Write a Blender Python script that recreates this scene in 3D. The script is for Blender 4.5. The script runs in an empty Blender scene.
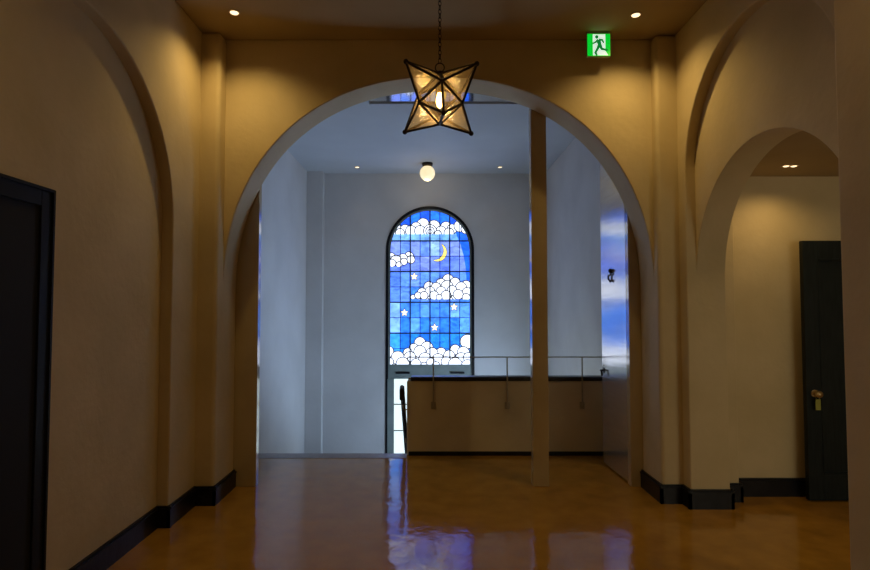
import bpy, bmesh, math, random
from mathutils import Vector, Matrix
random.seed(7)
PI = math.pi
S = bpy.context.scene
C = S.collection

# ------------------------------------------------------------ materials
def mat(name, col=(.5, .5, .5), rough=.5, metal=0., ior=1.5, emit=None, es=0., coat=0.):
    m = bpy.data.materials.new(name); m.use_nodes = True
    b = m.node_tree.nodes['Principled BSDF']
    b.inputs['Base Color'].default_value = (*col, 1)
    b.inputs['Roughness'].default_value = rough
    b.inputs['Metallic'].default_value = metal
    b.inputs['IOR'].default_value = ior
    b.inputs['Coat Weight'].default_value = coat
    if emit:
        b.inputs['Emission Color'].default_value = (*emit, 1)
        b.inputs['Emission Strength'].default_value = es
    return m

def noisy(m, c1, c2, scale, detail=6, bump=0., bscale=30, stretch=(1, 1, 1), pos=(.35, .65), bdist=.01):
    nt = m.node_tree; N = nt.nodes; L = nt.links
    b = N['Principled BSDF']
    tc = N.new('ShaderNodeTexCoord'); mp = N.new('ShaderNodeMapping')
    mp.inputs['Scale'].default_value = stretch
    L.new(tc.outputs['Object'], mp.inputs['Vector'])
    n = N.new('ShaderNodeTexNoise'); n.inputs['Scale'].default_value = scale; n.inputs['Detail'].default_value = detail
    L.new(mp.outputs[0], n.inputs['Vector'])
    r = N.new('ShaderNodeValToRGB')
    r.color_ramp.elements[0].position = pos[0]; r.color_ramp.elements[0].color = (*c1, 1)
    r.color_ramp.elements[1].position = pos[1]; r.color_ramp.elements[1].color = (*c2, 1)
    L.new(n.outputs['Fac'], r.inputs[0]); L.new(r.outputs[0], b.inputs['Base Color'])
    if bump:
        n2 = N.new('ShaderNodeTexNoise'); n2.inputs['Scale'].default_value = bscale; n2.inputs['Detail'].default_value = 3
        L.new(mp.outputs[0], n2.inputs['Vector'])
        bp = N.new('ShaderNodeBump'); bp.inputs['Strength'].default_value = bump; bp.inputs['Distance'].default_value = bdist
        L.new(n2.outputs['Fac'], bp.inputs['Height']); L.new(bp.outputs[0], b.inputs['Normal'])
    return m

M = {}
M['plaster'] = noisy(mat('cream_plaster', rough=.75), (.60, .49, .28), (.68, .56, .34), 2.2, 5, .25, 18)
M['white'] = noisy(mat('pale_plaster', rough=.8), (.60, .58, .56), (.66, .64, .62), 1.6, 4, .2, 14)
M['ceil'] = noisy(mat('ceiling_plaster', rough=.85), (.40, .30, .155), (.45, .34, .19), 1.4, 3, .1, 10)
M['wceil'] = noisy(mat('stairwell_ceiling', rough=.85), (.52, .53, .54), (.57, .58, .59), 1.2, 3)
M['floor'] = noisy(mat('polished_floor', rough=.085, ior=1.68), (.29, .145, .016), (.45, .225, .030), 5.5, 12, .5, 7.0, pos=(.25, .75), bdist=.006)
M['floor2'] = noisy(mat('landing_floor', rough=.4), (.3, .27, .25), (.4, .37, .34), 3, 6)
M['base'] = noisy(mat('black_paint', rough=.33, ior=1.33), (.006, .006, .008), (.014, .014, .018), 9, 4, .1, 40)
M['door'] = noisy(mat('dark_door_paint', rough=.5, ior=1.28), (.008, .012, .013), (.014, .020, .021), 8, 4, .1, 60, (6, 6, .6))
M['casing'] = mat('black_casing_paint', (.006, .006, .006), .55, ior=1.3)
M['black'] = mat('black_gap', (.003, .003, .003), .8)
M['jamb'] = noisy(mat('beige_steel_paint', rough=.10, ior=2.0), (.50, .40, .24), (.54, .44, .27), 3, 3)
M['steel'] = noisy(mat('satin_steel_paint', rough=.18, metal=.72), (.66, .63, .58), (.74, .71, .66), 3, 3, .06, 2.2, (1, 1, 14))
M['plate'] = mat('polished_plate', (.62, .61, .60), .07, metal=.9)
M['frame'] = noisy(mat('grey_green_frame', rough=.45), (.20, .24, .22), (.25, .29, .27), 5, 4)
M['bronze'] = noisy(mat('dark_bronze', rough=.45, metal=.6), (.02, .012, .008), (.035, .022, .014), 20, 4)
M['brass'] = noisy(mat('aged_brass', rough=.3, metal=.9), (.42, .30, .14), (.55, .40, .2), 30, 4)
M['rail'] = noisy(mat('slim_brass_rail', rough=.35, metal=.5), (.40, .34, .22), (.48, .42, .28), 20, 3)
M['nosing'] = noisy(mat('metal_nosing', rough=.35, metal=.3), (.30, .27, .27), (.36, .33, .33), 12, 3)
M['wood'] = noisy(mat('black_handrail', rough=.35), (.010, .009, .008), (.02, .017, .014), 12, 4)
M['tag'] = mat('tag_plastic', (.35, .36, .06), .4)
M['lead'] = mat('window_lead', (.03, .045, .06), .5)
M['trimring'] = mat('downlight_trim', (.55, .42, .26), .4)
M['lens'] = mat('downlight_lens', (1, .9, .7), .3, emit=(1, .74, .42), es=2.0)
M['globe'] = mat('opal_glass', (.9, .85, .7), .25, emit=(1, .79, .43), es=.95)
M['bulb'] = mat('bulb_filament', (1, .8, .5), .3, emit=(1, .62, .20), es=24)
M['sgreen'] = mat('sign_green', (0, .3, .02), .4, emit=(.0, .62, .03), es=.9)
M['sfigure'] = mat('sign_figure_green', (0, .15, .01), .4, emit=(.0, .20, .03), es=.8)
M['swhite'] = mat('sign_white', (.8, .9, .8), .4, emit=(.80, .96, .82), es=.85)
M['sbody'] = mat('sign_housing', (.35, .40, .30), .4)
M['frost'] = mat('frosted_pane', (.8, .85, .82), .4, emit=(.74, .86, .80), es=.95)

def glass_emit(name, amt, sc, es=1.1):
    m = bpy.data.materials.new(name); m.use_nodes = True
    N = m.node_tree.nodes; L = m.node_tree.links; b = N['Principled BSDF']
    a = N.new('ShaderNodeVertexColor'); a.layer_name = 'Col'
    tc = N.new('ShaderNodeTexCoord'); mp = N.new('ShaderNodeMapping'); mp.inputs['Scale'].default_value = (1, 1, 1.7)
    L.new(tc.outputs['Object'], mp.inputs[0])
    n = N.new('ShaderNodeTexNoise'); n.inputs['Scale'].default_value = sc; n.inputs['Detail'].default_value = 5
    n.inputs['Distortion'].default_value = 1.2
    L.new(mp.outputs[0], n.inputs['Vector'])
    mr = N.new('ShaderNodeMapRange'); mr.inputs[1].default_value = .3; mr.inputs[2].default_value = .7
    mr.inputs[3].default_value = 1 - amt; mr.inputs[4].default_value = 1 + amt * .8
    L.new(n.outputs['Fac'], mr.inputs[0])
    mx = N.new('ShaderNodeVectorMath'); mx.operation = 'SCALE'
    L.new(a.outputs['Color'], mx.inputs[0]); L.new(mr.outputs[0], mx.inputs['Scale'])
    L.new(mx.outputs[0], b.inputs['Emission Color']); b.inputs['Emission Strength'].default_value = es
    L.new(a.outputs['Color'], b.inputs['Base Color']); b.inputs['Roughness'].default_value = .25
    return m
M['stained'] = glass_emit('stained_blue_glass', .5, 6.5)
M['opal'] = glass_emit('stained_cloud_glass', .06, 5, 1.8)

def lantern_glass():
    m = bpy.data.materials.new('seeded_amber_glass'); m.use_nodes = True
    N = m.node_tree.nodes; L = m.node_tree.links
    for x in list(N): N.remove(x)
    out = N.new('ShaderNodeOutputMaterial')
    tr = N.new('ShaderNodeBsdfTransparent'); tr.inputs[0].default_value = (1, .88, .62, 1)
    tl = N.new('ShaderNodeBsdfTranslucent'); tl.inputs[0].default_value = (.95, .72, .38, 1)
    gl = N.new('ShaderNodeBsdfGlossy'); gl.inputs['Roughness'].default_value = .12
    n = N.new('ShaderNodeTexNoise'); n.inputs['Scale'].default_value = 18; n.inputs['Detail'].default_value = 3
    bp = N.new('ShaderNodeBump'); bp.inputs['Strength'].default_value = .3; bp.inputs['Distance'].default_value = .01
    L.new(n.outputs['Fac'], bp.inputs['Height']); L.new(bp.outputs[0], gl.inputs['Normal'])
    m1 = N.new('ShaderNodeMixShader'); m1.inputs[0].default_value = .17
    m2 = N.new('ShaderNodeMixShader'); m2.inputs[0].default_value = .10
    L.new(tr.outputs[0], m1.inputs[1]); L.new(tl.outputs[0], m1.inputs[2])
    L.new(m1.outputs[0], m2.inputs[1]); L.new(gl.outputs[0], m2.inputs[2]); L.new(m2.outputs[0], out.inputs[0])
    return m
M['amber'] = lantern_glass()

# ------------------------------------------------------------ mesh helpers
ORI = {}
def inv(p): return Matrix.Translation(-Vector(ORI.get(p.name, (0, 0, 0))))
class MB:
    def __init__(s): s.bm = bmesh.new()
    def box(s, x0, x1, y0, y1, z0, z1, bev=0., seg=2):
        t = bmesh.new()
        v = [t.verts.new((x, y, z)) for x in (x0, x1) for y in (y0, y1) for z in (z0, z1)]
        for f in ((0, 1, 3, 2), (4, 6, 7, 5), (0, 4, 5, 1), (2, 3, 7, 6), (0, 2, 6, 4), (1, 5, 7, 3)): t.faces.new([v[i] for i in f])
        if bev: bmesh.ops.bevel(t, geom=list(t.edges), offset=bev, segments=seg, affect='EDGES', profile=.5)
        s.add(t); return s
    def add(s, t, mtx=None):
        if mtx is not None: bmesh.ops.transform(t, matrix=mtx, verts=t.verts)
        me = bpy.data.meshes.new('tmp'); t.to_mesh(me); t.free(); s.bm.from_mesh(me); bpy.data.meshes.remove(me)
    def prism(s, pts, axis, a0, a1):
        """pts: 2-D outline; axis 'x': pts=(y,z); 'y': pts=(x,z); 'z': pts=(x,y)"""
        def P(p, a):
            return {'x': (a, p[0], p[1]), 'y': (p[0], a, p[1]), 'z': (p[0], p[1], a)}[axis]
        A = [s.bm.verts.new(P(p, a0)) for p in pts]; B = [s.bm.verts.new(P(p, a1)) for p in pts]
        s.bm.faces.new(A); s.bm.faces.new(B[::-1])
        n = len(pts)
        for i in range(n): s.bm.faces.new((A[i], A[(i+1) % n], B[(i+1) % n], B[i]))
        return s
    def tube(s, p, q, r, n=12, r2=None):
        p, q = Vector(p), Vector(q); d = q - p
        t = bmesh.new()
        bmesh.ops.create_cone(t, cap_ends=True, segments=n, radius1=r, radius2=r if r2 is None else r2, depth=d.length)
        s.add(t, Matrix.Translation((p+q)/2) @ d.to_track_quat('Z', 'Y').to_matrix().to_4x4()); return s
    def ball(s, c, r, n=16, sc=(1, 1, 1)):
        t = bmesh.new(); bmesh.ops.create_uvsphere(t, u_segments=n, v_segments=n//2+2, radius=r)
        s.add(t, Matrix.Translation(c) @ Matrix.Diagonal((*sc, 1))); return s
    def path(s, pts, r, n=10):
        pts = [Vector(p) for p in pts]
        for i in range(len(pts)-1): s.tube(pts[i], pts[i+1], r, n)
        for p in pts[1:-1]: s.ball(p, r, n)
        return s
    def torus(s, mtx, R, r, n=20, k=8, sx=1.):
        t = bmesh.new(); ring = []
        for i in range(n):
            a = 2*PI*i/n
            ring.append([t.verts.new(((R+r*math.cos(2*PI*j/k))*math.cos(a)*sx, (R+r*math.cos(2*PI*j/k))*math.sin(a), r*math.sin(2*PI*j/k))) for j in range(k)])
        for i in range(n):
            for j in range(k):
                t.faces.new((ring[i][j], ring[(i+1) % n][j], ring[(i+1) % n][(j+1) % k], ring[i][(j+1) % k]))
        s.add(t, mtx); return s
    def lathe(s, prof, c, n=32):
        """prof: list of (r,z) revolved about Z through c"""
        t = bmesh.new(); rows = []
        for r, z in prof:
            rows.append([t.verts.new((r*math.cos(2*PI*i/n), r*math.sin(2*PI*i/n), z)) for i in range(n)])
        for a, b in zip(rows, rows[1:]):
            for i in range(n): t.faces.new((a[i], a[(i+1) % n], b[(i+1) % n], b[i]))
        t.faces.new(rows[0]); t.faces.new(rows[-1][::-1])
        bmesh.ops.remove_doubles(t, verts=t.verts, dist=1e-5)
        s.add(t, Matrix.Translation(c)); return s
    def build(s, name, m, parent=None, bev=0., seg=3, smooth=True, ang=35, only=None):
        bm = s.bm
        bmesh.ops.recalc_face_normals(bm, faces=bm.faces)
        me = bpy.data.meshes.new(name)
        if bev:
            es = [e for e in bm.edges if len(e.link_faces) == 2 and e.calc_face_angle(0) > math.radians(50)
                  and (only is None or only((e.verts[0].co+e.verts[1].co)/2))]
            bmesh.ops.bevel(bm, geom=es, offset=bev, segments=seg, affect='EDGES', profile=.5, clamp_overlap=True)
        for f in bm.faces: f.smooth = smooth
        for e in bm.edges:
            if len(e.link_faces) == 2 and e.calc_face_angle(0) > math.radians(ang): e.smooth = False
        bm.to_mesh(me); bm.free()
        me.materials.append(M[m] if isinstance(m, str) else m)
        o = bpy.data.objects.new(name, me); C.objects.link(o)
        if smooth:
            wn = o.modifiers.new('weighted', 'WEIGHTED_NORMAL'); wn.keep_sharp = True; wn.weight = 90
        if parent:
            o.parent = parent; o.matrix_parent_inverse = inv(parent)
        return o

def thing(name, loc, label=None, cat=None, group=None, kind=None):
    o = bpy.data.objects.new(name, None); C.objects.link(o); o.location = loc; ORI[o.name] = tuple(loc)
    o.empty_display_size = .1
    return tag(o, label, cat, group, kind)
def tag(o, label=None, cat=None, group=None, kind=None):
    if label: o['label'] = label
    if cat: o['category'] = cat
    if group: o['group'] = group
    if kind: o['kind'] = kind
    return o
def struct(o, label, cat='wall'): return tag(o, label, cat, None, 'structure')

def arc(cx, cz, r, a0, a1, n=48):
    return [(cx + r*math.cos(a0+(a1-a0)*i/n), cz + r*math.sin(a0+(a1-a0)*i/n)) for i in range(n+1)]

# ------------------------------------------------------------ key dimensions (metres)
ZC = 3.80; ZCS = 3.765                      # ceiling height
XL, XLN = -1.86, -1.94         # left wall face and its arched recess
XP, XQ = -1.707, 1.850         # inner faces of the two pilasters
YP, YA, YB = 4.475, 4.61, 4.925 # pilaster front, arch wall front, arch wall back
XR, XRN, XRO = 2.02, 2.10, 2.325
YJ, YN = 4.40, 2.68            # jambs of the right side arch
ZR = 2.66                      # side corridor ceiling
YS, YBK = 6.02, 9.15           # floor edge at the stairs, stairwell back wall
SL, SR = -1.995, 1.89           # stairwell side walls
ZL = -1.60                     # lower landing

# floor and ceiling
f = MB().prism([(-2.3, -3.5), (5.2, -3.5), (5.2, 4.8), (2.3, 5.0), (SR+.1, 5.0), (SR+.1, 6.10), (-.235, 6.10), (-.235, YS), (SL-.1, YS), (SL-.1, 4.9), (-2.3, 4.9)], 'z', -.18, 0)
struct(f.build('floor', 'floor', smooth=False), 'glossy amber brown stained floor of the hall', 'floor')
o = MB().box(SL, -.245, 5.85, YS+.012, -.03, .004, .002).build('trim_1', 'nosing'); struct(o, 'dull metal nosing strip at the top of the stairs', 'trim')
o = MB().box(SL-.1, SR+.1, YS, YBK+.1, ZL-.1, ZL).build('floor_landing', 'floor2'); struct(o, 'lower stair landing below the stained glass window', 'floor')
n = 9; st = MB()
pts = [(YS+.012, -.05)]
y, z = YS+.012, -.05
pts = [(y, ZL-.05), (y, -ZL/-n)]
for i in range(n-1):
    z = ZL/n*(i+1); pts += [(y, z), (y+.28, z)]; y += .28
pts.append((y, ZL-.05)); pts = [pts[0]] + pts[2:]
o = MB().prism(pts, 'x', SL, -.24).build('floor_stairs', 'floor2', smooth=False); struct(o, 'stairs descending from the hall floor to the landing', 'stairs')
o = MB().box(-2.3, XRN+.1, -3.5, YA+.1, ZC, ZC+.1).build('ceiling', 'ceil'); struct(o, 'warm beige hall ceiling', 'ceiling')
o = MB().box(SL-.1, SR+.1, YA+.1, 6.0, ZC, ZC+.1).box(SL-.1, SR+.1, 6.0, YBK+.1, ZCS, ZC+.1).build('ceiling_stairwell', 'wceil', smooth=False); struct(o, 'pale blue grey ceiling over the stairwell', 'ceiling')
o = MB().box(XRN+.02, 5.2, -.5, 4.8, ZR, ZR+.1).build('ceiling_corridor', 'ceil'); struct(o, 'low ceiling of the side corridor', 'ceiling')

# left wall with its arched recess
w = MB()
a = arc(2.985, 2.16, 1.05, 0, PI)
w.prism([(-3.5, 0), (-3.5, ZC), (YB, ZC), (YB, 0), (4.035, 0)] + a + [(1.935, 0)], 'x', XL, XLN)
o = w.build('wall_left', 'plaster', bev=.012, only=lambda c: c.x > XL-.001)
wb = MB().box(XLN-.12, XLN, -3.5, 4.8, 0, ZC).build('recess_panel', 'plaster', o)
struct(o, 'cream plaster wall with a tall arched recess on the left')
# arch wall with pilasters
cx = (XP+XQ)/2; hw = (XQ-XP)/2; r = 1.835; zc = 1.665
sup = []
for i in range(81):
    t = PI*i/80; c_, s_ = math.cos(t), math.sin(t)
    sup.append((cx+(hw-.001)*math.copysign(abs(c_)**(2/2.2), c_), 1.68+1.80*abs(s_)**(2/2.2)))
w = MB().prism([(XL-.05, 0), (XL-.05, ZC), (XR+.05, ZC), (XR+.05, 0), (XQ, 0)] + sup + [(XP, 0)], 'y', YA, YB)
o = w.build('wall_back', 'plaster', bev=.010, ang=40)
struct(o, 'cream plaster end wall pierced by a broad round arch')
MB().prism([(XL-.04, YP), (XP+.002, YP), (XP+.002, YB+.002), (XL-.04, YB+.002)], 'z', 0, ZC).build('pilaster', 'plaster', o, bev=.035, seg=5)
MB().prism([(XQ-.002, YP+.045), (XR+.04, YP+.045), (XR+.04, YB+.002), (XQ-.002, YB+.002)], 'z', 0, ZC).build('pilaster', 'plaster', o, bev=.035, seg=5)

# right wall: tall blind arch over a lower through arch
yc = (YJ+YN)/2; rr = (YJ-YN)/2
w = MB().prism([(-3.5, 0), (-3.5, ZC), (YB, ZC), (YB, 0), (YJ, 0)] + arc(yc, 2.60, rr, 0, PI) + [(YN, 0)], 'x', XR, XRN)
o = w.build('wall_right', 'plaster', bev=.012, only=lambda c: c.x < XR+.001)
w = MB().prism([(-3.5, 0), (-3.5, ZC), (YB, ZC), (YB, 0), (YJ, 0)] + arc(yc, 1.80, rr, 0, PI) + [(YN, 0)], 'x', XRN, XRO)
w.build('arch_panel', 'plaster', o, bev=.008, only=lambda c: c.x > XRO-.001 or (c.x < XRN+.001 and c.z > 1.85))
struct(o, 'cream plaster wall with a blind arch above a lower open arch')
MB().prism([(1.865, 1.7), (XR+.04, 1.7), (XR+.04, 2.545), (1.865, 2.545)], 'z', 0, ZC).build('pilaster', 'plaster', o, bev=.02, seg=4)
# side corridor
o = MB().box(2.2, 5.2, 4.69, 4.8, 0, ZR).build('wall_corridor', 'plaster'); struct(o, 'cream end wall of the side corridor beside the dark door')
o = MB().box(XRO-.01, 2.48, 4.555, 4.70, 0, ZR).build('wall_corridor_nib', 'plaster', bev=.004, seg=1); struct(o, 'narrow plaster nib behind the side arch')
o = MB().box(5.1, 5.2, -.5, 4.7, 0, ZR).build('wall_corridor_right', 'plaster'); struct(o, 'far right wall of the side corridor')
wb_ = MB().box(XRO, 2.7, -.6, -.5, 0, ZR).box(4.7, 5.2, -.6, -.5, 0, ZR).box(2.7, 4.7, -.6, -.5, 0, .8).box(2.7, 4.7, -.6, -.5, 2.2, ZR)
o = wb_.build('wall_corridor_near', 'plaster', smooth=False); struct(o, 'near end wall of the side corridor with a frosted window')
w3 = thing('window_3', (3.7, -.55, .8), 'frosted daylight window at the near end of the side corridor', 'window', kind='structure')  # added out of view; its glow brightens the side arch and corridor
M['day2'] = mat('corridor_frosted_pane', (.8, .85, .9), .5, emit=(.95, .92, .72), es=2.4)
MB().box(2.74, 4.66, -.56, -.55, .84, 2.16).build('pane', 'day2', w3)
MB().box(2.7, 4.7, -.59, -.52, .8, .84).box(2.7, 4.7, -.59, -.52, 2.16, 2.2).box(2.7, 2.74, -.59, -.52, .8, 2.2).box(4.66, 4.7, -.59, -.52, .8, 2.2).box(3.68, 3.72, -.59, -.52, .8, 2.2).build('window_frame', 'frame', w3)
o = MB().box(-2.3, 2.4, -3.6, -3.5, 0, ZC).build('wall_front', 'plaster'); struct(o, 'cream hall wall behind the viewer')

# stairwell shell
o = MB().box(SL-.1, SL, YB, YBK, ZL, ZC).build('wall_stairwell_left', 'white'); struct(o, 'pale wall left of the stairs')
o = MB().box(SL, -1.735, 9.0, YBK, ZL, ZC).build('wall_stairwell_nib', 'white', bev=.003, seg=1); struct(o, 'shallow pale nib in the back left corner of the stairwell')
# back wall, with an arched hole for the window
WX, WT = .72, 2.50
R = WX
w = MB()
w.prism([(SL-.1, ZL), (SL-.1, ZC), (0, ZC), (0, WT+R)] + arc(0, WT, R, PI/2, PI, 24)[1:] + [(-WX, ZL)], 'y', YBK, YBK+.15)
w.prism([(SR+.1, ZL), (SR+.1, ZC), (0, ZC), (0, WT+R)] + arc(0, WT, R, PI/2, 0, 24)[1:] + [(WX, ZL)], 'y', YBK, YBK+.15)
o = w.build('wall_stairwell_back', 'white', smooth=False); struct(o, 'grey white stairwell wall around the stained glass window')
# right stairwell wall with a low added window, hidden by the parapet, for fill light
w = MB()
wy0, wy1, wz0, wz1 = 6.2, 8.1, -1.35, .34
w.box(SR, SR+.1, YB, wy0, ZL, ZC).box(SR, SR+.1, wy1, YBK, ZL, ZC).box(SR, SR+.1, wy0, wy1, ZL, wz0).box(SR, SR+.1, wy0, wy1, wz1, ZC)
o = w.build('wall_stairwell_right', 'white', smooth=False); struct(o, 'pale wall right of the stairwell')
o = MB().box(XRO-.3, XRO-.1, YB-.001, YB+.1, 0, ZC).build('wall_return', 'white'); struct(o, 'short return wall behind the right pilaster')
o = MB().box(SL, SR, YS, YS+.08, ZL, -.18).build('wall_below_floor', 'white'); struct(o, 'wall under the hall floor edge')
win2 = thing('window_2', (SR+.05, 7.15, wz0), 'low frosted stair window on the right stairwell wall', 'window', kind='structure')
M['day'] = mat('daylight_frosted_pane', (.8, .85, .9), .5, emit=(.45, .66, 1.0), es=10)  # glowing pane added to light the stairwell walls
MB().box(SR+.06, SR+.07, wy0+.05, wy1-.05, wz0+.05, wz1-.05).build('pane', 'day', win2)
fr = MB().box(SR+.02, SR+.09, wy0, wy1, wz0, wz0+.05).box(SR+.02, SR+.09, wy0, wy1, wz1-.05, wz1).box(SR+.02, SR+.09, wy0, wy0+.05, wz0, wz1).box(SR+.02, SR+.09, wy1-.05, wy1, wz0, wz1)
for k in (1, 2): fr.box(SR+.02, SR+.09, wy0+k*.633-.02, wy0+k*.633+.02, wz0, wz1)
fr.build('window_frame', 'frame', win2)

# ------------------------------------------------------------ baseboards
def baseboard(name, segs, label, h=.148, t=.022):
    """segs: ((x0,y0),(x1,y1),(nx,ny)) wall-face lines with outward normal"""
    b = MB()
    for (x0, y0), (x1, y1), (nx, ny) in segs:
        for tt, z0, z1 in ((t, 0, h-.026), (t+.006, h-.026, h-.014), (t-.006, h-.014, h)):
            xs = sorted((x0, x1)); ys = sorted((y0, y1))
            if nx: b.box(min(x0, x0+nx*tt), max(x0, x0+nx*tt), ys[0]-(tt if ny == -1 else 0), ys[1], z0, z1)
            else: b.box(xs[0], xs[1], min(y0, y0+ny*tt), max(y0, y0+ny*tt), z0, z1)
    struct(b.build(name, 'base', smooth=False), label, 'baseboard')
t_ = .028
baseboard('baseboard_left', [((XLN, 2.98), (XLN, 4.035), (1, 0)), ((XLN, 4.035), (XL+t_, 4.035), (0, -1)), ((XL, 4.035-.022), (XL, YP), (1, 0)),
          ((XL, YP), (XP+.022, YP), (0, -1)), ((XP, YP-.022), (XP, YB), (1, 0)), ((XL, -3.5), (XL, 1.935), (1, 0)), ((XLN, 1.935), (XL+.022, 1.935), (0, 1))],
          'black moulded baseboard along the left wall and pilaster')
baseboard('baseboard_right', [((XQ, YP+.045-.022), (XQ, YB), (-1, 0)), ((XQ-.022, YP+.045), (XR, YP+.045), (0, -1)), ((XR, YJ-.022), (XR, YP+.045), (-1, 0)),
          ((XR-.022, YJ), (XRO+.022, YJ), (0, -1)), ((XRO, YJ-.022), (XRO, 4.555), (1, 0)), ((XRO, 4.555), (2.48+.022, 4.555), (0, -1)), ((2.48, 4.533), (2.48, 4.69), (1, 0)),
          ((2.48, 4.69), (5.1, 4.69), (0, -1)), ((XR, -3.5), (XR, YN), (-1, 0))],
          'black moulded baseboard around the right pilaster and side arch')

# ------------------------------------------------------------ doors
d = thing('door_1', (XLN, 2.4, 0), 'near black door in a dark casing in the left wall recess', 'door', kind='structure')
y0, y1, zt = 1.96, 2.838, 2.145
fr = MB()
fr.box(XLN, XLN+.022, y1-.09, y1, 0, zt, .004).box(XLN, XLN+.022, y0, y0+.09, 0, zt, .004).box(XLN, XLN+.022, y0+.09, y1-.09, zt-.09, zt, .004)
fr.box(XLN, XLN+.030, y1-.014, y1+.004, 0, zt+.004, .003).box(XLN, XLN+.030, y0, y1, zt-.012, zt+.006, .003)
fr.build('door_frame', 'casing', d)
MB().box(XLN-.0, XLN+.012, y0+.09, y1-.09, .008, zt-.09).build('door_leaf', 'black', d)

def panel_door(parent, x0, x1, y0, y1, z0, z1, st=.115, br=.20):
    b = MB()
    b.box(x0, x0+st, y0, y1, z0, z1, .002).box(x1-st, x1, y0, y1, z0, z1, .002)
    b.box(x0+st, x1-st, y0, y1, z1-st-.03, z1, .002).box(x0+st, x1-st, y0, y1, z0, z0+br, .002)
    b.box(x0+st, x1-st, y0+.016, y1-.002, z0+br, z1-st-.03)
    for q, dd in ((0, .006), (.012, .002)):        # stepped moulding around the panel
        X0, X1, Z0, Z1 = x0+st+q, x1-st-q, z0+br+q, z1-st-.03-q
        for bx in ((X0, X0+.012, Z0, Z1), (X1-.012, X1, Z0, Z1), (X0, X1, Z0, Z0+.012), (X0, X1, Z1-.012, Z1)):
            b.box(bx[0], bx[1], y0-.004+q, y0+.02, bx[2], bx[3], .002)
    return b.build('door_leaf', 'door', parent)
d2 = thing('door_2', (3.4, 4.54, 0), 'dark panelled door with brass knob standing in the side corridor', 'door', kind='structure')
panel_door(d2, 3.035, 3.87, 4.545, 4.590, .012, 2.098, .118)
MB().box(3.87, 3.96, 4.53, 4.69, 0, 2.18).build('door_frame', 'base', d2)
kn = MB().lathe([(0.03, 0), (.03, .006), (.012, .010), (.010, .03), (.022, .036), (.029, .048), (.026, .062), (.012, .070), (.001, .071)], (0, 0, 0), 24)
k = kn.build('door_knob', 'brass', None); k.data.transform(Matrix.Translation((3.100, 4.545, .862)) @ Matrix.Rotation(PI/2, 4, 'X')); k.parent = d2; k.matrix_parent_inverse = inv(d2)
kt = thing('key_tag', (3.100, 4.49, .80), 'small yellow-green key tag hanging from the brass door knob', 'key tag')
MB().torus(Matrix.Translation((3.100, 4.512, .850)) @ Matrix.Rotation(PI/2, 4, 'Y'), .030, .0022, 24, 6).build('ring', 'brass', kt)
MB().box(3.080, 3.120, 4.505, 4.510, .735, .822, .002).build('tag', 'tag', kt)

# steel fire door set behind the arch
j = struct(MB().box(XP-.04, -1.512, YB+.004, YB+.075, 0, ZC, .003).build('trim_2', 'jamb'), 'beige steel jamb behind the left side of the arch', 'trim')
j = struct(MB().box(.898, 1.036, YB+.01, YB+.11, 0, ZC, .003).build('trim_3', 'jamb'), 'tall beige steel post standing behind the arch', 'post')
j = struct(MB().box(1.748, SR+.03, YB+.004, YB+.09, 0, ZC, .003).build('trim_4', 'jamb'), 'beige steel jamb behind the right side of the arch', 'trim')
d3 = thing('door_3', (1.75, 5.0, 0), 'tall glossy steel door leaf open at a right angle by the right jamb', 'door', kind='structure')
lf = MB().prism([(1.748, 5.003), (1.788, 5.003), (1.772, 5.665), (1.732, 5.665)], 'z', .015, 3.45).build('door_leaf', 'steel', d3, bev=.003, seg=2)
h = MB().tube((1.735, 5.61, .925), (1.690, 5.61, .925), .011).tube((1.692, 5.61, .93), (1.692, 5.53, .915), .009).lathe([(.024, .0), (.024, .006), (.001, .007)], (0, 0, 0))
h = MB(); h.tube((1.736, 5.61, .93), (1.728, 5.61, .93), .026, 20).tube((1.735, 5.61, .93), (1.700, 5.61, .93), .010); h.path([(1.700, 5.61, .930), (1.700, 5.585, .925), (1.702, 5.57, .88)], .009)
h.build('door_handle', 'bronze', d3)
h = MB(); h.ball((1.728, 5.352, 1.905), .021, 14).tube((1.742, 5.35, 1.89), (1.727, 5.35, 1.89), .012)
h.path([(1.730, 5.35, 1.895), (1.728, 5.34, 1.87), (1.722, 5.395, 1.86), (1.722, 5.40, 1.83), (1.726, 5.35, 1.80), (1.728, 5.33, 1.815)], .009)
h.build('coat_hook', 'bronze', d3)
# folded shutter slot and duct casing on the ceiling
struct(MB().box(-.66, SR, 5.66, 6.0, ZC-.02, ZC, .002).build('trim_5', 'plate'), 'polished metal shutter slot plate on the ceiling', 'trim')
struct(MB().box(-.40, .60, 5.63, 5.66, ZC-.024, ZC).build('trim_6', 'black'), 'dark slot beside the metal ceiling plate', 'trim')
struct(MB().box(SL, -.66, 5.66, 6.0, ZC-.07, ZC, .006).build('trim_7', 'wceil'), 'shallow dropped casing on the ceiling by the stairs', 'trim')

# ------------------------------------------------------------ parapet, rail and handrail
p = thing('parapet', (.84, 6.03, 0), 'low brown plastered parapet wall with a black cap guarding the stairwell', 'parapet', kind='structure')
ORI['wall_parapet'] = ORI[p.name]; p.name = 'wall_parapet'
b = MB().prism([(-.245, 5.962), (SR, 5.962), (SR, 6.10), (-.245, 6.10)], 'z', 0, .782)
b.build('parapet_body', 'plaster', p, bev=.02, seg=4)
MB().box(-.205, SR, 5.952, 6.11, .778, .822, .012, 3).build('cap', 'wood', p)
MB().box(-.225, SR, 5.948, 5.965, 0, .042, .003).build('base_strip', 'base', p)
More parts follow.
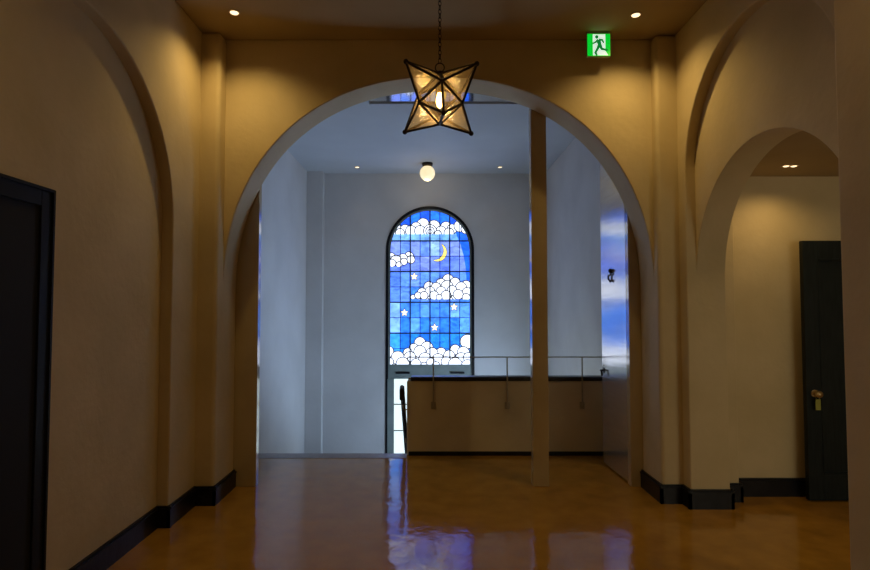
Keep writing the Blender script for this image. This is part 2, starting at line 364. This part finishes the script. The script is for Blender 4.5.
# sloping side wall down the stairs
b = MB().prism([(6.10, -.5), (6.10, .80), (8.52, -1.0), (8.52, ZL), (7.0, ZL)], 'x', -.235, -.10)
struct(b.build('wall_stair_side', 'plaster', bev=.01), 'sloping side wall along the stairs')
rl = thing('guard_rail', (.8, 5.94, .49), 'thin brass coloured guard rail on slim rods above the parapet', 'rail')
MB().tube((-.235, 5.940, 1.032), (SR, 5.940, 1.032), .0065).tube((-.235, 5.940, 1.034), (-.235, 5.940, .985), .005).build('top_rail', 'rail', rl)
for x in (.035, .815, 1.605):
    pp = MB().tube((x, 5.940, .50), (x, 5.940, 1.028), .0075).tube((x, 5.965, .80), (x, 5.94, .80), .006).build('post', 'rail', rl)
    MB().box(x-.026, x+.026, 5.950, 5.963, .485, .56, .006).tube((x, 5.952, .51), (x, 5.938, .51), .010).build('bracket', 'rail', pp)
hr = thing('handrail', (-.29, 5.9, 0), 'black stair handrail descending beside the end of the parapet', 'handrail')
MB().path([(-.292, 5.86, .60), (-.292, 5.84, .70), (-.292, 5.90, .72), (-.292, 7.15, -.30), (-.292, 8.5, -1.20)], .025, 14).build('rail', 'wood', hr)
for yy, zz in ((6.12, .50), (6.75, .0), (7.9, -.83)):
    MB().path([(-.292, yy, zz-.0), (-.285, yy, zz-.05), (-.236, yy, zz-.05)], .007).build('bracket', 'brass', hr)

# ------------------------------------------------------------ stained glass window
w1 = thing('window_1', (0, YBK, ZL), 'arched stained glass window of blue sky, clouds, crescent moon and stars', 'window', kind='structure')
def ring_frame(ro, ri, zt_, y0, y1, zb):
    """arched frame band between half-widths ro and ri"""
    out = [(ro, zb)] + arc(0, zt_, ro, 0, PI, 40) + [(-ro, zb)]
    inn = [(ri, zb)] + arc(0, zt_, ri, 0, PI, 40) + [(-ri, zb)]
    bm = MB(); q = bm.bm
    rows = [[q.verts.new((x, y, z)) for x, z in pts] for pts, y in ((out, y0), (inn, y0), (inn, y1), (out, y1))]
    for i in range(len(out)-1):
        for k in range(4): q.faces.new((rows[k][i], rows[k][i+1], rows[(k+1) % 4][i+1], rows[(k+1) % 4][i]))
    for i in (0, -1): q.faces.new([rows[k][i] for k in range(4)])
    return bm
ring_frame(.722, .680, WT, YBK-.012, YBK+.06, ZL).build('outer_frame', 'base', w1)
ring_frame(.690, .648, WT, YBK+.012, YBK+.06, .40).build('window_frame', 'frame', w1)
b = MB().box(-.648, .648, YBK+.010, YBK+.06, .398, .634, .002)
b.box(-.690, -.585, YBK-.014, YBK+.06, ZL, .40).box(.585, .690, YBK-.014, YBK+.06, ZL, .40).box(-.028, .028, YBK+.012, YBK+.06, ZL, .40)
b.build('transom', 'frame', w1)
for sx in (-1, 1):
    MB().box(min(sx*.56, sx*.33), max(sx*.56, sx*.33), YBK-.012, YBK+.014, .482, .512, .004).build('latch', 'base', w1)
for a0, a1_ in ((-.585, -.028), (.028, .585)):
    MB().box(a0, a1_, YBK+.04, YBK+.05, ZL, .398).build('lower_pane', 'frost', w1)
b = MB()
for zz in (-.015, -.44, -.87, -1.3): b.box(-.585, .585, YBK+.030, YBK+.042, zz-.008, zz+.008)
b.build('glazing_bar', 'lead', w1)

# glass outline (convex) and clipping
GX, GB, GT = .648, .634, 2.50
outline = [(-GX, GB), (GX, GB)] + arc(0, GT, GX, 0, PI, 48)
def clip(poly, clipper):
    for i in range(len(clipper)):
        ax, az = clipper[i]; bx, bz = clipper[(i+1) % len(clipper)]
        if abs(ax-bx) < 1e-9 and abs(az-bz) < 1e-9: continue
        def side(p): return (bx-ax)*(p[1]-az) - (bz-az)*(p[0]-ax)
        out = []
        for k in range(len(poly)):
            p_, q_ = poly[k], poly[(k+1) % len(poly)]
            sp, sq = side(p_), side(q_)
            if sp >= 0: out.append(p_)
            if (sp >= 0) != (sq >= 0):
                t = sp/(sp-sq); out.append((p_[0]+t*(q_[0]-p_[0]), p_[1]+t*(q_[1]-p_[1])))
        poly = out
        if len(poly) < 3: return None
    return poly
class Flat:
    """flat glass pieces facing -Y; each piece a colour"""
    def __init__(s): s.v = []; s.f = []; s.c = []
    def poly(s, pts, y, col):
        p_ = clip(pts, outline)
        if not p_: return
        q = []
        for a in p_:
            if not q or math.hypot(a[0]-q[-1][0], a[1]-q[-1][1]) > 1e-5: q.append(a)
        if len(q) > 2 and math.hypot(q[0][0]-q[-1][0], q[0][1]-q[-1][1]) < 1e-5: q.pop()
        if len(q) < 3: return
        n0 = len(s.v); s.v += [(a[0], y, a[1]) for a in q]; s.f.append(tuple(range(n0, n0+len(q)))); s.c.append(col)
    def build(s, name, m):
        me = bpy.data.meshes.new(name); me.from_pydata(s.v, [], s.f)
        ca = me.color_attributes.new('Col', 'FLOAT_COLOR', 'CORNER')
        i = 0
        for p_, c in zip(me.polygons, s.c):
            for _ in p_.vertices: ca.data[i].color = (*c, 1); i += 1
        me.materials.append(M[m]); o = bpy.data.objects.new(name, me); C.objects.link(o)
        o.parent = w1; o.matrix_parent_inverse = inv(w1)
        return o
YG = YBK+.030
def blue(r, g, b):
    c = lin(r, g, b); return (c[0]*1.05+.012, c[1]*1.12+.01, c[2]*1.5)
def lin(r, g, b): return tuple(((c/255+.055)/1.055)**2.4 if c > 10 else c/255/12.92 for c in (r, g, b))
sky = Flat(); cw = GX/4; rh = .5045/2
zr0 = GB
ncol = 8; bands = []
for rI in range(10):
    z0 = GB + rI*rh; z1 = z0+rh if rI < 9 else 3.2
    if rI <= 1: pal = [(24, 128, 228), (50, 152, 238), (18, 110, 215)]
    elif rI == 2: pal = [(40, 122, 226), (90, 160, 236), (24, 104, 216), (70, 140, 230)]
    elif rI == 3: pal = [(86, 152, 236), (112, 172, 240), (60, 132, 232)]
    elif rI == 4: pal = [(92, 142, 228), (78, 128, 224), (70, 140, 232)]
    elif rI == 5: pal = [(84, 132, 226), (112, 154, 234), (96, 150, 238)]
    elif rI == 6: pal = [(112, 138, 228), (128, 150, 232), (98, 130, 228)]
    elif rI == 7: pal = [(104, 146, 232), (140, 168, 238), (126, 150, 228)]
    elif rI == 8: pal = [(112, 172, 240), (126, 184, 242)]
    else: pal = [(18, 98, 226), (30, 118, 234), (14, 84, 214)]
    for cI in range(ncol):
        x0 = -GX + cI*cw; c = random.choice(pal)
        if cI == 0 and 2 <= rI <= 3: c = (130, 182, 240)
        if cI == 4 and rI == 6+1: c = (150, 190, 238)
        sky.poly([(x0, z0), (x0+cw, z0), (x0+cw, z1), (x0, z1)], YG, blue(*c))
# deep blue border swoop on the right
sw = [(.648, 1.42), (.648, 2.95), (.40, 2.90), (.44, 2.74), (.50, 2.60), (.55, 2.42), (.585, 2.22), (.60, 2.0), (.612, 1.7)]
tri = [sw[0], sw[1]]
for i in range(2, len(sw)-1):
    sky.poly([sw[0], sw[i+1], sw[i], sw[1]][::-1] if False else [(.648, sw[i][1]), (sw[i][0], sw[i][1]), (sw[i+1][0], sw[i+1][1]), (.648, sw[i+1][1])], YG-.001, blue(22, 100, 222))
sky.build('sky_glass', 'stained')

white = Flat(); outl = Flat()
layer = [0]
LD = (.03, .035, .05)
def disc(cx_, cz_, r_, zfloor=None, col=(.84, .90, 1.05)):
    """a cloud lobe with its lead line; drawn over the lobes before it"""
    layer[0] += 1; y = YG-.002-layer[0]*.00016
    def circ(rad): return [(cx_+rad*math.cos(2*PI*i/36), cz_+rad*math.sin(2*PI*i/36)) for i in range(36)]
    def fl_(pts):
        if zfloor is None: return pts
        return clip(pts, [(-2, zfloor), (2, zfloor), (2, 9), (-2, 9)])
    a = fl_(circ(r_+.0085)); b_ = fl_(circ(r_-.0085))
    if a: white.poly(a, y+.00008, LD)
    if b_:
        g = 1-random.random()*.05
        white.poly(b_, y, (col[0]*g, col[1]*g, col[2]*g))
def P(px, py):        # photograph-measured window coordinates converted to metres on the glass
    return ((px-430)/560*9.21, 3.144-(py-211)/61.2)
def cloud(lobes, base=None):
    for px, py, r_ in lobes:
        x, z = P(px, py); disc(x, z, r_/61., base)
zb = lambda py: P(0, py)[1]
# top cloud
cloud([(397, 230, 5.5), (405, 229.5, 5), (423, 224, 6), (416, 227, 5), (434, 226, 6), (446, 227, 5.5), (411, 231, 5.5), (452, 229, 5), (441, 231, 5), (420, 231, 5.5), (400, 233, 4.5),
       (430, 231, 6.5), (430, 231, 4.2), (430, 231.5, 2.2), (449, 233, 5), (460, 226, 6), (466, 229, 5), (438, 234, 3.5)], zb(234.3))
# left cloud
cloud([(409, 256.5, 4.5), (403, 259, 5), (411, 260, 4), (391, 258, 5), (396, 261, 5.5), (392, 263.5, 4), (404, 262, 3.5), (399, 265, 3)], zb(267))
# middle right cloud
cloud([(x_, 297, 3.4) for x_ in range(419, 470, 4)] + [(x_, 292, 4) for x_ in range(432, 470, 5)], zb(300))
cloud([(448, 280, 5.5), (441, 284, 5), (455, 283, 5), (466, 286, 5), (429, 287, 5), (436, 288, 5), (447, 287, 6), (461, 288, 5.5), (422, 293, 4.5), (430, 292, 5), (441, 292, 5), (452, 291, 5), (467, 293, 5),
       (413, 297.6, 2.4), (418, 296, 3.4), (424, 296, 4), (434, 296, 4.5), (446, 296, 5), (458, 295, 5), (439, 298, 3), (466, 298, 4)], zb(299.8))
# bottom cloud
cloud([(x_, 362, 6) for x_ in range(389, 472, 6)], GB)
cloud([(420, 343, 5.5), (467, 342, 7), (414, 349, 5), (427, 348, 6), (455, 350, 5), (388, 352, 6), (441, 353, 5), (408, 353, 4.5), (420, 352, 6), (463, 353, 6), (432, 354, 6), (398, 358, 6.5), (390, 362, 4),
       (410, 358, 6), (425, 359, 6), (449, 356, 5.5), (438, 360, 6), (461, 359, 6), (468, 358, 5), (403, 364, 6.5), (416, 364, 5), (431, 363, 4.5), (446, 362, 5), (455, 365, 7), (424, 366, 3.5), (436, 366, 4), (467, 366, 6)], GB)
# crescent moon, four stars
layer[0] += 1
def crescent(col, grow, y):
    mx_, mz_ = P(437.5, 252.5)
    N_ = 26; o_ = []; i_ = []
    for k in range(N_+1):
        t = k/N_; a = math.radians(-118 + 182*t)
        wdt = math.sin(PI*t)**.8*.052
        Rr = .148
        o_.append((mx_+(Rr+grow)*math.cos(a), mz_+(Rr+grow)*math.sin(a)))
        i_.append((mx_+(Rr-wdt-grow)*math.cos(a), mz_+(Rr-wdt-grow)*math.sin(a)))
    for k in range(N_): white.poly([i_[k], o_[k], o_[k+1], i_[k+1]], y, col)
crescent(LD, .010, YG-.006); crescent(lin(250, 226, 110), 0, YG-.0065)
def star(px, py, R_=.062):
    x, z = P(px, py)
    for g, col, y in ((.013, LD, YG-.006), (0, lin(252, 236, 196), YG-.0065)):
        pts = []
        for k in range(10):
            a = PI/2+PI*k/5; q = (R_ if k % 2 == 0 else R_*.45)+g*(1.4 if k % 2 == 0 else .8)
            pts.append((x+q*math.cos(a), z+q*math.sin(a)))
        for k in range(10): white.poly([(x, z), pts[k], pts[(k+1) % 10]], y, col)
for q in ((414.3, 277), (404.6, 313.3), (434.6, 328), (454, 307.6)): star(*q)
white.build('cloud_glass', 'opal')
# lead came grid
b = MB()
def zmax(x): return GT + math.sqrt(max(0, GX*GX-x*x)) + .01
for k in range(1, 8):
    x = -GX+k*cw; wd = .011 if k % 2 == 0 else .0055
    b.box(x-wd, x+wd, YG-.018 if k % 2 == 0 else YG-.010, YG+.01, GB, zmax(x))
for k in range(1, 9):
    z = GB+k*rh; main = k % 2 == 0; wd = .011 if main else .005
    xm = GX if z < GT else math.sqrt(max(0, GX*GX-(z-GT)**2))
    b.box(-xm, xm, YG-.019 if main else YG-.010, YG+.01, z-wd, z+wd)
b.build('lead_came', 'lead', w1)
struct(MB().box(-.72, .72, YBK+.09, YBK+.14, ZL, WT+R).build('trim_8', 'black'), 'dark backing behind the stained glass', 'trim')

# ------------------------------------------------------------ star lantern
def lamp(kind, name, loc, parent, energy, col, **kw):
    l = bpy.data.lights.new(name, kind); l.energy = energy; l.color = col
    for k_, v_ in kw.items(): setattr(l, k_, v_)
    o = bpy.data.objects.new(name, l); C.objects.link(o); o.location = loc
    o.parent = parent; o.matrix_parent_inverse = inv(parent); return o

LX, LY, LZ = .048, 2.70, 2.572
lan = thing('star_lantern', (LX, LY, LZ), 'dark framed star lantern of amber glass hanging from a chain', 'lantern')
hh, dd = .0725, .238
# orientation: one cube corner straight up
def basis():
    up = Vector((0, 0, 1)); e = math.asin(1/math.sqrt(3))
    F = Vector((0, -math.cos(e), -math.sin(e)))                # front point, down towards the viewer
    t = Vector((0, -math.sin(e), math.cos(e)))                 # up within the front face
    s_ = Vector((1, 0, 0))
    A = (t+s_).normalized(); B_ = (t-s_).normalized()
    return F, A, B_
F_, A_, B_ = basis()
rz = Matrix.Rotation(math.radians(4.0), 3, 'Z')
F_, A_, B_ = rz @ F_, rz @ A_, rz @ B_
Lc = Vector((LX, LY, LZ))
ax = [F_, A_, B_]
corner = {}
for i in (-1, 1):
    for j_ in (-1, 1):
        for k in (-1, 1): corner[(i, j_, k)] = Lc + hh*(i*F_+j_*A_+k*B_)
fr = MB(); gl = MB(); tips = []
keys = list(corner)
for a in keys:
    for c_ in keys:
        if a < c_ and sum(abs(a[i]-c_[i]) for i in range(3)) == 2: fr.tube(corner[a], corner[c_], .0072, 8)
for c_ in corner.values(): fr.ball(c_, .0065, 10)
for n_ in range(3):
    for sg in (-1, 1):
        tip = Lc + ax[n_]*sg*dd; tips.append(tip)
        cs = [k for k in keys if k[n_] == sg]
        o1, o2 = [m_ for m_ in range(3) if m_ != n_]
        cs.sort(key=lambda k: math.atan2(k[o2], k[o1]))
        for q in range(4):
            fr.tube(corner[cs[q]], tip, .0062, 8)
            vs = [gl.bm.verts.new(p_) for p_ in (corner[cs[q]], corner[cs[(q+1) % 4]], tip)]
            gl.bm.faces.new(vs)
fr.build('lantern_frame', 'bronze', lan)
gl.build('glass_panels', 'amber', lan, smooth=False)
for tp in tips:
    MB().ball(tp, .0125, 14).build('finial', 'bronze', lan)
top = max(corner.values(), key=lambda v: v.z)
rg = MB().ball(top, .015, 12).torus(Matrix.Translation(top+Vector((0, 0, .030))) @ Matrix.Rotation(PI/2, 4, 'X'), .022, .003, 26, 8)
rg.build('hanging_ring', 'bronze', lan)
ch = MB(); z = top.z+.052+.012; i = 0
while z < ZC-.03:
    ch.torus(Matrix.Translation((top.x, top.y, z)) @ Matrix.Rotation(PI/2*(i % 2)+.4, 4, 'Z') @ Matrix.Rotation(PI/2, 4, 'X') @ Matrix.Diagonal((.62, 1, 1, 1)), .0125, .0024, 14, 6)
    z += .0205; i += 1
ch.build('chain', 'bronze', lan)
MB().lathe([(.012, -.035), (.05, -.012), (.055, 0)], (top.x, top.y, ZC-.001)).build('ceiling_canopy', 'bronze', lan)
bl = MB().lathe([(.004, -.045), (.014, -.035), (.019, -.015), (.015, .012), (.011, .030)], tuple(Lc), 16).build('bulb', 'bulb', lan)
lamp('POINT', 'lamp', Lc+Vector((0, 0, -.065)), lan, .7, (1, .66, .30), shadow_soft_size=.012)
MB().tube(Lc+Vector((0, 0, .028)), Lc+Vector((0, 0, .06)), .013).tube(Lc+Vector((0, 0, .05)), top, .005).build('lamp_holder', 'brass', lan)

# ------------------------------------------------------------ downlights, globe, exit sign
WARM = (1, .67, .24)
def downlight(x, y, z, label, energy, col=WARM, size=134, r=.034, group='recessed downlights'):
    t = thing('downlight', (x, y, z), label, 'downlight', group)
    MB().lathe([(r*1.25, 0), (r*1.25, -.004), (r, -.006), (r*.96, -.001), (r*.9, 0)], (x, y, z)).build('trim_ring', 'trimring', t)
    MB().lathe([(r*.92, -.003), (r*.85, -.006), (r*.4, -.010), (.001, -.011)], (x, y, z-.001)).build('lens', 'lens', t)
    lamp('SPOT', 'lamp', (x, y, z-.022), t, energy, col, spot_size=math.radians(size), spot_blend=1., shadow_soft_size=.03)
    return t
EW = 31
downlight(-1.49, 4.175, ZC, 'small lit ceiling downlight beside the left pilaster', EW)
downlight(1.58, 4.21, ZC, 'small lit ceiling downlight near the right pilaster, beyond the exit sign', EW)
downlight(-1.145, 8.72, ZCS, 'small lit downlight on the stairwell ceiling left of the globe lamp', 2.5, (1, .75, .45), 100)
downlight(1.10, 8.72, ZCS, 'small lit downlight on the stairwell ceiling right of the globe lamp', 2.5, (1, .75, .45), 100)
downlight(-1.2, 1.9, ZC, 'hall ceiling downlight above the left door', 15, (1, .68, .30))  # added above the frame to warm the left wall
downlight(1.25, 2.0, ZC, 'hall ceiling downlight by the near right pier', 11, (1, .62, .22))  # added above the frame to warm the near pier
downlight(-.9, -.6, ZC, 'hall ceiling downlight behind the viewer on the left', 28, (1, .72, .36), 150)  # added fill from behind the camera, left side
downlight(.9, -.6, ZC, 'hall ceiling downlight behind the viewer on the right', 9, (1, .66, .30), 150)  # added fill from behind the camera, right side
downlight(3.0, 1.7, ZR, 'side corridor ceiling downlight out past the pier', 20, (1, .82, .55), 170)  # added out of view to lift the side arch jamb and soffit
tr = thing('downlight', (2.81, 4.33, ZR), 'twin slot downlight in the side corridor ceiling', 'downlight')
MB().box(2.75, 2.87, 4.30, 4.36, ZR-.004, ZR+.001, .001).build('trim_ring', 'trimring', tr)
for dx in (-.03, .03): MB().lathe([(.022, -.004), (.012, -.008), (.001, -.009)], (2.81+dx, 4.33, ZR-.001)).build('lens', 'lens', tr)
lamp('SPOT', 'lamp', (2.81, 4.33, ZR-.03), tr, 11, (1, .66, .26), spot_size=math.radians(150), spot_blend=1., shadow_soft_size=.03)

gb = thing('globe_lamp', (-.04, 8.48, ZCS), 'round opal globe lamp on a black mount on the stairwell ceiling', 'lamp')
MB().lathe([(.082, 0), (.082, -.035), (.060, -.050), (.045, -.055)], (-.04, 8.48, ZCS-.001)).build('mount', 'bronze', gb)
MB().ball((-.04, 8.48, ZCS-.158), .116, 32).build('globe_shade', 'globe', gb)
lamp('POINT', 'lamp', (-.04, 8.48, ZCS-.30), gb, 2.0, (1, .78, .45), shadow_soft_size=.05)

sg = thing('exit_sign', (1.38, 4.5, ZC), 'green lit emergency exit sign with a white running figure panel', 'sign')
sx0, sx1, sz1 = 1.278, 1.466, ZC-.004; sz0 = sz1-.202; sy = 4.47
MB().box(sx0, sx1, sy, sy+.035, sz0, sz1, .004).box(1.30, 1.45, sy+.003, sy+.03, sz1-.004, ZC).build('housing', 'sbody', sg)
MB().box(sx0+.001, sx1-.001, sy-.004, sy, sz0+.001, sz1-.018, .001).build('green_face', 'sgreen', sg)
W = sx1-sx0
def sp(u, v): return (sx0+u*W, sz0+v*.184)     # 0..1 on the face
b = MB()
b.prism([sp(.24, .03), sp(.24, .97), sp(.78, .97), sp(.78, .22), sp(.90, .03)], 'y', sy-.006, sy-.0035)
b.build('doorway_panel', 'swhite', sg, smooth=False)
b = MB()
def limb(pts, w0, w1):
    for i in range(len(pts)-1):
        (ax_, az_), (bx_, bz_) = sp(*pts[i]), sp(*pts[i+1]); dx, dz = bx_-ax_, bz_-az_; L_ = math.hypot(dx, dz); nx, nz = -dz/L_, dx/L_
        wa = w0+(w1-w0)*i/(len(pts)-1); wb_ = w0+(w1-w0)*(i+1)/(len(pts)-1)
        b.prism([(ax_+nx*wa, az_+nz*wa), (bx_+nx*wb_, bz_+nz*wb_), (bx_-nx*wb_, bz_-nz*wb_), (ax_-nx*wa, az_-nz*wa)], 'y', sy-.008, sy-.0055)
        cxx, czz = bx_, bz_
        b.prism([(cxx+wb_*math.cos(k*PI/5), czz+wb_*math.sin(k*PI/5)) for k in range(10)], 'y', sy-.008, sy-.0055)
hx, hz = sp(.41, .85); b.prism([(hx+.014*math.cos(k*PI/8), hz+.014*math.sin(k*PI/8)) for k in range(16)], 'y', sy-.008, sy-.0055)
limb([(.47, .72), (.53, .52)], .018, .014)
limb([(.46, .73), (.36, .62), (.25, .56)], .0085, .006)
limb([(.50, .73), (.64, .72), (.70, .60)], .0085, .006)
limb([(.52, .52), (.45, .34), (.34, .14), (.40, .05)], .012, .007)
limb([(.54, .52), (.61, .32), (.84, .26)], .012, .007)
b.build('running_figure', 'sfigure', sg, smooth=False)

# ------------------------------------------------------------ world, camera, view
wd = bpy.data.worlds.new('World'); S.world = wd; wd.use_nodes = True
wd.node_tree.nodes['Background'].inputs[0].default_value = (.3, .4, .6, 1); wd.node_tree.nodes['Background'].inputs[1].default_value = .2
cam = bpy.data.cameras.new('Camera'); co = bpy.data.objects.new('Camera', cam); C.objects.link(co)
co.location = (0, 0, 1.55); co.rotation_euler = (PI/2 + math.atan(23/560), 0, 0)
cam.sensor_width = 36; cam.lens = 560/870*36; cam.shift_x = 5/870; cam.clip_start = .05
S.camera = co
S.view_settings.view_transform = 'Standard'; S.view_settings.look = 'None'; S.view_settings.exposure = 0; S.view_settings.gamma = 1
S.view_settings.use_curve_mapping = False
